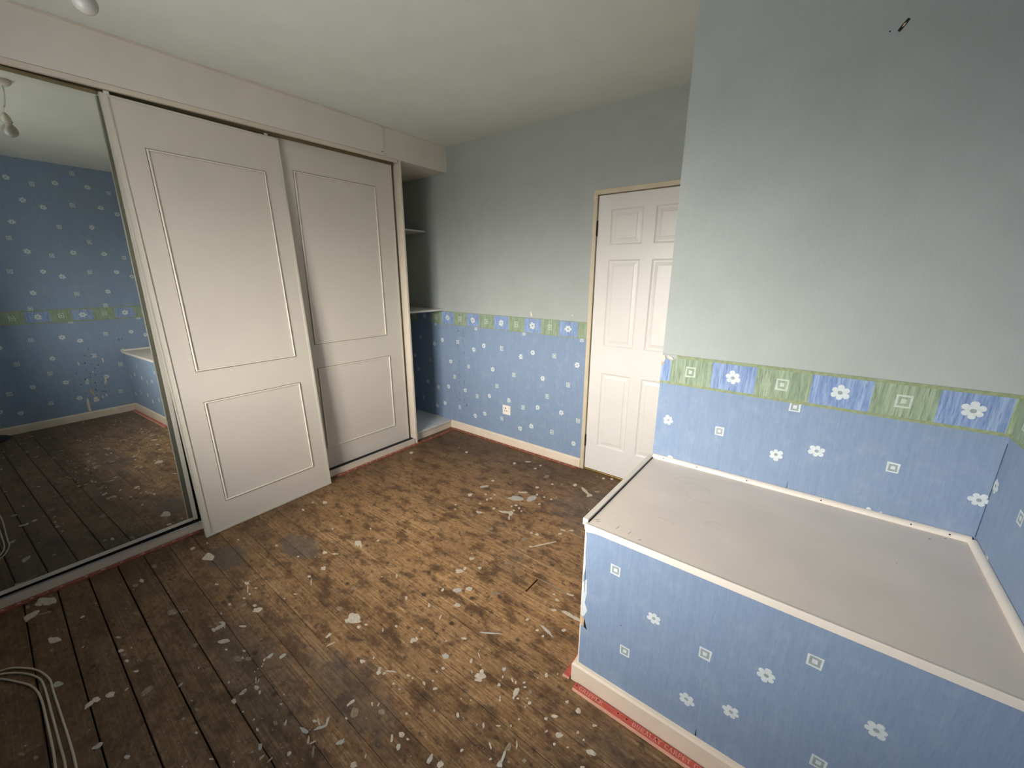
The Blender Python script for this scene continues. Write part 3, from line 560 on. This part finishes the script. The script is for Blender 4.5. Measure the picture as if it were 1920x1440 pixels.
for y, z, m_ in ((-1.640, 2.358, 'plastic'), (-.640, 2.352, 'dark')):
    b = MB(); b.lathe([(.004, 0), (.004, .003), (.002, .004)], (0, y, z), m_, 10, Matrix(((0,0,1),(0,1,0),(-1,0,0)))); b.build('screw_head', ward)
b = MB(); b.box((-.016, YF+.001, 2.302), (.004, -.512, 2.3255), 'cream', bev=.002); b.box((-.10, YF+.001, 2.318), (-.016, -.512, 2.327), 'trackbrown')
b.box((-.052, YF+.001, 2.290), (-.048, -.512, 2.318), 'trackbrown'); b.box((-.10, YF+.001, 2.300), (-.096, -.512, 2.318), 'trackbrown'); sag(b).build('top_track', ward)
b = MB(); b.box((-.018, YF+.001, 0), (0, -.508, .046), 'cream', bev=.002); b.build('plinth', ward)
b = MB(); b.box((-.014, YF+.001, .044), (.001, -.508, .0485), 'alu'); b.box((-.10, YF+.001, .030), (-.014, -.508, .046), 'dark'); b.build('bottom_track', ward)
b = MB(); b.box((-.58, YD-.009, 0), (.006, YD+.009, 2.322), 'cream', bev=.002); b.build('divider_panel', ward)

def slab_door(parent, T, W, Z, beads, th, lip=0, frame_w=.020, name_panel=None, bead_r=.0042):
    """T maps local (u along width, depth out of the face, z up); a panelled sliding door"""
    b = MB(); b.box((.004, -th, .004), (W-.004, 0, Z-.004), 'white', T); pan = b.build(name_panel or 'door_panel', parent)
    b = MB()
    for lo, hi in (((-lip, -th-.002, 0), (frame_w, .004, Z)), ((W-.012, -th-.002, 0), (W, .004, Z)), ((frame_w, -th-.002, 0), (W-.012, .003, .014)), ((frame_w, -th-.002, Z-.010), (W-.012, .003, Z))):
        b.box(lo, hi, 'alu_white', T)
    b.box((frame_w-.004, .004, 0), (frame_w, .0065, Z), 'alu_white', T); b.box((-lip, .004, 0), (.003-lip, .0065, Z), 'alu_white', T)
    b.build('door_frame', pan if parent['category'] == 'wardrobe' else parent)
    for (u0, z0, u1, z1) in beads:
        b = MB(); r = bead_r
        prof = [(-r, 0), (-r*.85, r*1.5), (0, r*2.0), (r*.85, r*1.5), (r, 0)]
        cs = [(u0, z0), (u1, z0), (u1, z1), (u0, z1)]; dg = [(1, 1), (-1, 1), (-1, -1), (1, -1)]
        loops = [[T @ Vector((c_[0]+d_[0]*p, q, c_[1]+d_[1]*p)) for p, q in prof] for c_, d_ in zip(cs, dg)]
        for j in range(4):
            A, B_ = loops[j], loops[(j+1) % 4]
            for i in range(4): b.face([A[i], B_[i], B_[i+1], A[i+1]], 'bead')
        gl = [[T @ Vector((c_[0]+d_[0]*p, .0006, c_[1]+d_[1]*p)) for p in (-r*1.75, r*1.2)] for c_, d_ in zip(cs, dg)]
        for j in range(4):      # brown strip painted in for the shadow line beside the bead
            A, B_ = gl[j], gl[(j+1) % 4]; b.face([A[0], B_[0], B_[1], A[1]], 'bead_shade')
        b.build('bead_moulding', pan if parent['category'] == 'wardrobe' else parent)
    return pan
M['alu_white'] = paint('champagne_trim', (.62, .58, .48), .01, .3, 8, .5)
# door still running in the track
X2 = -.060
T2 = Matrix(((0, 1, 0, X2), (1, 0, 0, -1.46), (0, 0, 1, .026), (0, 0, 0, 1)))
slab_door(ward, T2, .932, 2.272, B2, .018, name_panel='sliding_door')
# mirror door, hanging slightly skew in its track
al, ta = 0.0353, 0.0034
nrm = Vector((math.cos(al)*math.cos(ta), math.sin(al)*math.cos(ta), math.sin(ta)))
eu = Vector((-math.sin(al), math.cos(al), 0)); ez = nrm.cross(eu)
lq = math.radians(.30); eu, ez = eu*math.cos(lq)-ez*math.sin(lq)*(-1 if ez.z < 0 else 1), ez*math.cos(lq)+eu*math.sin(lq)*(1 if ez.z > 0 else -1) 
T3 = Matrix((( eu.x, nrm.x, ez.x, -.026), (eu.y, nrm.y, ez.y, -2.13), (eu.z, nrm.z, ez.z, 0), (0, 0, 0, 1)))
MZ0, MZ1, MU0 = .064, 2.284, -.90
b = MB(); b.box((MU0, -.012, MZ0), (0, -.004, MZ1), 'white', T3); mir = b.build('mirror_door', ward)
b = MB(); b.box((MU0+.01, -.004, MZ0+.016), (-.018, 0, MZ1-.014), 'mirror', T3); b.build('mirror_glass', mir)
b = MB()
for lo, hi in (((-.019, -.016, MZ0), (.001, .002, MZ1)), ((MU0, -.016, MZ0), (MU0+.022, .003, MZ1)), ((MU0+.022, -.016, MZ0), (-.024, .002, MZ0+.018)), ((MU0+.022, -.016, MZ1-.016), (-.024, .001, MZ1))): b.box(lo, hi, 'trackbrown' if lo[2] > 2 else 'alu_white', T3)
b.build('mirror_frame', mir)

# door that has come off its bottom runner and leans out into the room
A = Vector((.120, -2.131, .0)); B_ = Vector((.088, -1.356, .0)); Tt = Vector((.0, -2.131, 2.277))
e1 = (B_-A).normalized(); nn = (B_-A).cross(Tt-A).normalized(); nn = nn if nn.x > 0 else -nn
up = nn.cross(e1); up = up if up.z > 0 else -up
lean = thing('wardrobe_door', 'white panelled wardrobe door off its runner, leaning out with its foot on the floorboards', 'door', (.104, -1.743, 0))
T1 = Matrix(((e1.x, nn.x, up.x, A.x), (e1.y, nn.y, up.y, A.y), (e1.z, nn.z, up.z, A.z+.0015), (0, 0, 0, 1)))
slab_door(lean, T1, .772, 2.273, [(.123, .964, .661, 2.067), (.128, .180, .660, .778)], .013, lip=.007)
for u in (.010, .70):
    b = MB(); b.box((u, -.012, 2.273), (u+.020, -.004, 2.2885), 'plastic', T1, bev=.002); b.build('roller', lean)

# shelves in the open end of the wardrobe
o = one('shelf', None, (XL+.0035, YD+.011, 1.157), (-.098, -.0005, 1.172), 'shelf', .001); tag(o, 'wide white niche shelf level with the wallpaper border', 'shelf', None)
o = one('shelf', None, (XL+.0015, YD+.011, 1.862), (-.305, -.0025, 1.877), 'shelf', .001); tag(o, 'short white shelf high up in the niche beside the sliding door', 'shelf', None)
nb = thing('niche_plinth', 'low white boxed base board at the foot of the open niche', 'plinth', (-.3, -.24, 0))
one('base_board', nb, (XL+.0035, YD+.0095, .064), (-.036, -.0035, .080), 'shelf', .0015); one('front_riser', nb, (-.062, YD+.0095, 0), (-.048, -.0035, .064), 'cream')

# ---------------------------------------------------------------- stair box
box = thing('stair_box', 'low blue papered box over the stairs with a pale painted top', 'stair box', (2.74, -1.24, 0))
b = MB(); b.box((XI, YB, 0), (XR-.0045, YI-.0045, ZB-.018), 'trimwhite'); body = b.build('box_body', box)
Fx = lambda u, z, d: (u, YB-d, z)
def btop(u): return ZB-.026-.004*mnoise.noise(Vector((u*23, 0, 3)))-(.010*math.exp(-((u-XI)/.03)**2))
def tears(b, F, d):
    for pts, m_ in (([(2.2385, .44), (2.253, .46), (2.256, .40), (2.250, .36), (2.262, .33), (2.250, .30), (2.2385, .29)], 'motif'),
                    ([(2.2395, .640), (2.243, .62), (2.2415, .56), (2.246, .50), (2.2395, .47)], 'trimwhite')):
        b.face([F(u, z, d*1.5) for u, z in pts], m_)
    b.face([F(u, z, d*1.7) for u, z in [(2.244, .52), (2.247, .47), (2.2475, .40), (2.2455, .41), (2.2445, .47)]], 'scuff')
    b.face([F(u, z, d*1.7) for u, z in [(2.2365, .300), (2.252, .292), (2.2500, .255), (2.2365, .262)]], 'bareplaster')
    b.face([F(u, z, d*1.9) for u, z in [(2.252, .290), (2.2515, .256), (2.265, .248)]], 'dark')
    b.face([F(2.386+.002*math.cos(t*PI/3), .345+.002*math.sin(t*PI/3), d*1.6) for t in range(6)], 'dark')
    # paper seam
    for u0, za, zb in ((2.652, .09, .655),):
        b.face([F(u0, za, d*1.3), F(u0+.0012, za, d*1.3), F(u0+.0012, zb, d*1.3), F(u0, zb, d*1.3)], 'border_blue')
        b.face([F(u0-.002, .086, d*1.6), F(u0+.0025, .086, d*1.6), F(u0-.001, .115, d*1.6)], 'dark')
    b.face([F(3.225, .62, d*1.6), F(3.243, .648, d*1.6), F(3.238, .65, d*1.6)], 'dark')
wallpaper(body, Fx, XI+.0045, XR-.006, .05, ZB-.026, 2.335, .018, top=btop, extra=tears)
one('box_top', box, (XI-.002, YB-.004, ZB-.018), (XR-.0045, YI-.0045, ZB), 'boxtop')
b = MB()    # front lip
b.box((XI+.002, YB-.011, ZB-.022), (XR-.006, YB-.004, ZB+.0015), 'trimwhite', bev=.002)
b.build('front_edging', box)
b = MB()    # left edge strip, overhanging
b.box((XI-.014, YB+.005, ZB-.016), (XI+.006, YI-.005, ZB+.008), 'trimwhite', bev=.002); b.box((XI+.006, YB+.004, ZB), (XI+.010, YI-.006, ZB+.001), 'dark'); b.build('side_edging', box)
QB = [(0, 0)]+[(.016*math.cos(t*PI/12), .016*math.sin(t*PI/12)) for t in range(7)]
def quad(P, x0, x1, f, nm):
    b = MB(); v0 = [f(x0, p, q) for p, q in QB]; v1 = [f(x1, p, q) for p, q in QB]; n = len(QB)
    for j in range(n): b.face([v0[j], v1[j], v1[(j+1) % n], v0[(j+1) % n]], 'trimwhite')
    b.face(v0, 'trimwhite'); b.face(v1, 'trimwhite'); return b.build(nm, P)
quad(box, XI+.006, XR-.010, lambda t, p, q: (t, YI-.0025-p, ZB+q), 'quadrant_bead')
quad(box, YB+.004, YI-.020, lambda t, p, q: (XR-.0025-p, t, ZB+q), 'quadrant_bead')
b = MB(); rr = random.Random(9)
for pts in ([(2.262,-1.535),(2.268,-1.532)], [(2.270,-1.545),(2.276,-1.538)]): pass
def mark(x, y, dx, dy, w_): b.face([(x, y, ZB+.0006), (x+w_, y, ZB+.0006), (x+dx+w_, y+dy, ZB+.0006), (x+dx, y+dy, ZB+.0006)], 'scuff')
for x, y, dx, dy, w_ in ((2.255, -1.541, .010, .012, .002), (2.262, -1.548, .008, .010, .002), (2.33, -1.545, .004, .022, .0012), (2.345, -1.540, .018, -.008, .001), (2.372, -1.545, .004, .016, .0012), (2.41, -1.556, .005, .006, .003), (3.135, -.985, .004, .004, .005), (3.175, -.950, .004, .003, .005), (3.04, -1.2, .002, .002, .003)): mark(x, y, dx, dy, w_)
def arc(cx, cy, r, a0, a1, w_=.0009):
    n = 14
    for i in range(n):
        t0, t1 = (math.radians(a0+(a1-a0)*q/n) for q in (i, i+1))
        b.face([(cx+rr_*math.cos(t), cy+rr_*math.sin(t), ZB+.0005) for rr_, t in ((r, t0), (r, t1), (r+w_, t1), (r+w_, t0))], 'pencil')
arc(2.47, -1.13, .06, 20, 150); arc(2.455, -1.10, .075, 60, 170); arc(2.50, -1.15, .05, 200, 320); arc(2.585, -1.335, .03, 60, 170); arc(2.44, -1.44, .05, 50, 120)
b.build('scratches', box)['kind'] = 'stuff'
b = MB(); 
for x in (2.29, 2.43, 2.62, 2.86, 3.10, 3.19):
    b.lathe([(.0022, 0), (.0022, .0012)], (x, YI-.0168, ZB+.0092), 'dark', 8, Matrix(((1,0,0),(0,.7,-.7),(0,.7,.7))))
b.build('nail_head', box)['kind'] = 'stuff'
q = MB(); SB = [(0, 0), (.016, 0), (.016, .073), (.011, .080), (0, .084)]
# skirting round the front and the open left side of the box
lf = [[(XI-p if s_ else XR-.0175, (YB-p), z) for p, z in SB] for s_ in (1, 0)]
for j in range(5): q.face([lf[0][j], lf[1][j], lf[1][(j+1) % 5], lf[0][(j+1) % 5]], 'skirting')
q.face(lf[1], 'skirting')
sd = [(XI-p, YI-.003, z) for p, z in SB]
for j in range(5): q.face([lf[0][j], sd[j], sd[(j+1) % 5], lf[0][(j+1) % 5]], 'skirting')
q.face(sd, 'skirting'); q.build('box_skirting', box)

# ---------------------------------------------------------------- carpet gripper rods
GL = {  # condensed serif capitals: strokes (x0,y0,x1,y1,width) in a 0..w by 0..1 cell
 'I': (.36, [(.18,0,.18,1,.15)]), 'L': (.6, [(.15,0,.15,1,.15),(.08,.04,.56,.04,.08),(.54,0,.54,.26,.07)]),
 'T': (.66, [(.33,0,.33,1,.15),(.04,.96,.62,.96,.08),(.05,.98,.05,.72,.07),(.61,.98,.61,.72,.07)]),
 'E': (.62, [(.15,0,.15,1,.15),(.08,.04,.58,.04,.08),(.08,.96,.56,.96,.08),(.15,.5,.42,.5,.08),(.57,0,.57,.25,.07),(.55,1,.55,.76,.07),(.42,.38,.42,.62,.06)]),
 'P': (.62, [(.15,0,.15,1,.15),(.1,.96,.44,.96,.08),(.1,.47,.44,.47,.08),(.44,.96,.56,.82,.11),(.56,.84,.56,.6,.13),(.56,.62,.44,.47,.11)]),
 'R': (.70, [(.15,0,.15,1,.15),(.1,.96,.44,.96,.08),(.1,.50,.44,.50,.08),(.44,.96,.55,.83,.11),(.55,.85,.55,.62,.13),(.55,.64,.42,.50,.11),(.36,.5,.64,0,.14)]),
 'D': (.70, [(.15,0,.15,1,.15),(.08,.96,.42,.96,.08),(.08,.04,.42,.04,.08),(.42,.96,.58,.76,.12),(.58,.78,.58,.24,.15),(.58,.26,.42,.04,.12)]),
 'U': (.70, [(.15,.22,.15,1,.15),(.56,.22,.56,1,.08),(.15,.25,.27,.05,.12),(.25,.05,.45,.05,.09),(.43,.05,.56,.26,.09)]),
 'C': (.66, [(.13,.25,.13,.75,.15),(.13,.72,.28,.95,.12),(.26,.96,.48,.96,.08),(.46,.97,.58,.80,.08),(.58,1,.58,.68,.07),(.13,.28,.28,.05,.12),(.26,.04,.46,.04,.08),(.44,.03,.60,.25,.08)]),
 'G': (.72, [(.13,.25,.13,.75,.15),(.13,.72,.28,.95,.12),(.26,.96,.48,.96,.08),(.46,.97,.60,.80,.08),(.60,1,.60,.70,.07),(.13,.28,.28,.05,.12),(.26,.04,.50,.04,.08),(.59,.02,.59,.42,.13),(.44,.43,.70,.43,.07)]),
 'A': (.72, [(.10,0,.36,1,.08),(.36,1,.60,0,.15),(.2,.33,.5,.33,.07)]),
 'Y': (.70, [(.35,0,.35,.5,.15),(.10,1,.35,.46,.14),(.62,1,.36,.46,.08)]),
}
SERIF = {'I': [(.18,0),(.18,1)], 'L': [(.15,1)], 'T': [(.33,0)], 'P': [(.15,0)], 'R': [(.15,0),(.64,0)], 'U': [(.15,1),(.56,1)], 'A': [(.1,0),(.6,0)], 'Y': [(.35,0),(.1,1),(.62,1)]}
def letters(b, txt, x, y0, h, wscale, z):
    def bar(ax, ay, bx, by, w_):
        d = Vector((bx-ax, by-ay)); d.normalize(); n_ = Vector((-d.y, d.x))*w_/2
        b.face([(x+(px)*h*wscale, y0+py*h, z) for px, py in ((ax+n_.x, ay+n_.y), (ax-n_.x, ay-n_.y), (bx-n_.x, by-n_.y), (bx+n_.x, by+n_.y))], 'letter')
    for ch in txt:
        if ch == ' ': x += .45*h*wscale; continue
        w_, st_ = GL[ch]
        for s_ in st_: bar(*s_)
        for sx, sy in SERIF.get(ch, []): bar(sx-.13, abs(sy-.035), sx+.13, abs(sy-.035), .07)
        x += (w_+.10)*h*wscale
    return x
def rod(lo, hi, along, label, mat='red', h=.0065):
    """thin red batten: flat top, bare wooden bevel towards the room, angled pins"""
    x0, y0 = lo; x1, y1 = hi
    t = thing('carpet_gripper_rod', label, 'carpet gripper', ((x0+x1)/2, (y0+y1)/2, 0), 'red carpet gripper rods')
    b = MB(); b.box((x0, y0, 0), (x1, y1, h), mat); b.build('rod_strip', t)
    return t
g1 = rod((2.243, -1.6155), (XR-.02, -1.5915), 'x', 'red carpet gripper rod with printed lettering in front of the stair box')
b = MB(); b.face([(2.243, -1.6155, .0065), (XR-.02, -1.6155, .0065), (XR-.02, -1.6225, .0005), (2.243, -1.6225, .0005)], 'rodwood'); b.face([(2.243, -1.6225, .0005), (2.243, -1.6155, .0065), (2.243, -1.6155, 0)], 'rodwood'); b.face([(2.243, -1.6155, 0), (2.243, -1.6225, .0005), (XR-.02, -1.6225, .0005), (XR-.02, -1.6155, 0)], 'rodwood')
b.build('wooden_bevel', g1, )
b = MB()
letters(b, 'GRIPPER', 2.263, -1.6105, .0150, 1.26, .0069)
letters(b, 'DURALAY CARPET GRIPPER', 2.466, -1.6105, .0150, 1.20, .0069)
b.build('printed_lettering', g1)['kind'] = 'stuff'
b = MB()
for x in (2.252, 2.338, 2.414, 2.445, 2.5475, 2.70, 2.83): b.lathe([(.0026, 0), (.0026, .0010), (.001, .0016)], (x, -1.601, .0064), 'dark', 8)
b.build('nail_head', g1)['kind'] = 'stuff'
g2 = rod((2.190, -1.590), (2.2145, -.93), 'y', 'sawn-off red gripper rod along the open end of the stair box')
b = MB(); b.face([(2.190, -1.590, .0066), (2.190, -1.594, 0), (2.2145, -1.594, 0), (2.2145, -1.590, .0066)], 'rodwood'); b.face([(2.190, -1.590, 0), (2.190, -1.594, 0), (2.190, -1.590, .0066)], 'rodwood'); b.build('cut_end', g2)
g3 = rod((-.02, -.045), (DX0-.01, -.022), 'x', 'faded red gripper rod in front of the back wall skirting', 'redfaded')
g4 = rod((.008, -1.28), (.034, -.06), 'y', 'red gripper rod under the sliding door and niche plinth', 'redfaded')
g5 = rod((.008, YF+.02), (.034, -2.14), 'y', 'red gripper rod along the plinth below the mirror door', 'redfaded')
for t, sp, ax in ((g3, (0, 1.38, -.034), 'x'), (g4, (-1.26, -.08, .021), 'y'), (g5, (-3.0, -2.16, .021), 'y')):
    b = MB(); a = sp[0]
    while a < sp[1]:
        px, py = (a, sp[2]) if ax == 'x' else (sp[2], a)
        b.lathe([(.002, 0), (.002, .001), (.0008, .0015)], (px, py, .0064), 'dark', 6)
        a += .085
    b.build('nail_head', t)['kind'] = 'stuff'
    b = MB()
    rr = random.Random(int(abs(sp[0]*100)))
    a = sp[0]
    while a < sp[1]:      # flecks of worn lettering
        w_ = rr.uniform(.006, .02)
        if ax == 'x': b.face([(a, sp[2]-.006, .0068), (a+w_, sp[2]-.006, .0068), (a+w_, sp[2]+.004, .0068), (a, sp[2]+.004, .0068)], 'letter')
        else: b.face([(sp[2]-.004, a, .0068), (sp[2]+.006, a, .0068), (sp[2]+.006, a+w_, .0068), (sp[2]-.004, a+w_, .0068)], 'letter')
        a += rr.uniform(.03, .09)
    b.build('worn_print', t)['kind'] = 'stuff'

# ---------------------------------------------------------------- wall socket
so = thing('wall_socket', 'white single switched socket low on the blue back wall', 'socket', (.662, 0, .327))
b = MB(); b.box((.618, -.0105, .284), (.706, -.0012, .370), 'plastic', bev=.003); b.build('face_plate', so)
b = MB()
for x, z, w_, h in ((.652, .342, .0035, .008), (.643, .318, .006, .0025), (.664, .318, .006, .0025)): b.box((x-w_, -.0112, z-h), (x+w_, -.0100, z+h), 'dark')
for x in (.630, .694): b.lathe([(.0028, 0), (.0028, .001)], (x, -.0105, .345 if x < .65 else .350), 'dark', 8, Matrix(((1,0,0),(0,0,-1),(0,1,0))))
b.build('pin_holes', so)['kind'] = 'stuff'
b = MB(); b.box((.680, -.0140, .318), (.692, -.0100, .338), 'plastic', bev=.0015); b.build('rocker_switch', so)

def smooth(pts, n=8):
    P = [Vector(p) for p in pts]; out_ = []
    for i in range(len(P)-1):
        p0, p1, p2, p3 = P[max(i-1, 0)], P[i], P[i+1], P[min(i+2, len(P)-1)]
        for j in range(n):
            t = j/n; out_.append(.5*((2*p1)+(p2-p0)*t+(2*p0-5*p1+4*p2-p3)*t*t+(3*p1-p0-3*p2+p3)*t**3))
    return out_+[P[-1]]
# ---------------------------------------------------------------- pendant bulb
PX, PY = 1.010, -2.267
pe = thing('pendant_light', 'bare bulb in a white pendant lampholder hanging askew from the ceiling', 'light', (PX, PY, 2.3))
b = MB(); b.lathe([(.001, H-.028), (.018, H-.028), (.030, H-.022), (.038, H-.008), (.038, H-.0005)], (PX, PY, 0), 'plastic', 28); b.build('ceiling_rose', pe, True)
dv = Vector((.133, .027, -.094)).normalized(); O_ = Vector((.928, -2.296, 2.226))-dv*.1465
b = MB(); b.tube(smooth([(PX, PY, H-.026), (PX-.01, PY-.002, 2.455), (PX-.075, PY-.02, 2.39), (O_.x-.03, O_.y+.004, 2.335), (O_.x-.014, O_.y, O_.z+.012), O_, O_+dv*.01], 6), .003, 'plastic'); b.build('flex_cord', pe, True)
Rm = Vector((0, 0, -1)).rotation_difference(dv).to_matrix()
b = MB(); b.lathe([(.004, 0), (.010, -.012), (.018, -.030), (.019, -.052), (.0195, -.053), (.0195, -.060), (.017, -.061)], O_, 'ivory', 24, Rm); b.build('lamp_holder', pe, True)
b = MB(); b.lathe([(.0185, -.0525), (.0203, -.0530), (.0203, -.0545), (.0185, -.055)], O_, 'dark', 24, Rm); b.build('holder_ring', pe, True)
b = MB(); b.lathe([(.0135, -.060), (.0135, -.070), (.012, -.071)], O_, 'alu', 20, Rm); b.build('bulb_cap', pe, True)
bp = [(.013, -.068), (.015, -.074), (.022, -.088), (.028, -.102), (.030, -.114), (.0285, -.126), (.022, -.138), (.012, -.1445), (.002, -.1465)]
b = MB(); b.lathe(bp, O_, 'bulb', 28, Rm); b.build('bulb', pe, True)

# ---------------------------------------------------------------- loose cable
z = .0036
cab = [(1.62,-2.80),(1.40,-2.783),(1.148,-2.777),(1.051,-2.778),(.901,-2.784),(.741,-2.791),(.666,-2.794),(.579,-2.817),(.519,-2.851),(.479,-2.885),(.466,-2.93),(.49,-2.985),(.60,-3.01),(.9,-3.022),(1.25,-3.02),(1.52,-2.98),(1.61,-2.90),(1.55,-2.84),(1.36,-2.806),
       (1.122,-2.797),(1.024,-2.799),(.847,-2.804),(.678,-2.810),(.608,-2.825),(.546,-2.857),(.495,-2.900),(.482,-2.935),(.505,-2.972),(.60,-3.005),(.9,-3.02),(1.25,-3.012),(1.46,-2.98),(1.53,-2.925),(1.47,-2.855),(1.30,-2.826),
       (1.068,-2.815),(.877,-2.817),(.737,-2.822),(.653,-2.838),(.582,-2.871),(.515,-2.910),(.50,-2.94),(.52,-2.965),(.62,-2.988),(.9,-3.0),(1.2,-2.99)]
b = MB(); b.tube(smooth([(x, y, z) for x, y in cab]), .0034, 'cablec', 7)
o = b.build('loose_cable', None, True); tag(o, 'cream electric cable coiled in long loops on the dark floorboards', 'cable')
# dark rag by the right wall (seen in the mirror only)
bm = bmesh.new(); bmesh.ops.create_icosphere(bm, subdivisions=3, radius=1)
for v in bm.verts:
    n_ = 1+.35*mnoise.noise(v.co*1.7+Vector((4, 1, 2))); v.co = Vector((v.co.x*.075*n_, v.co.y*.10*n_, max(0, .035+v.co.z*.035*n_)))
b = MB(); b.bm(bm, 'cloth', Matrix.Translation((3.03, -2.62, .0005))); o = b.build('dark_rag', None, True); tag(o, 'small black crumpled rag on the floor, seen only in the mirror', 'rag')
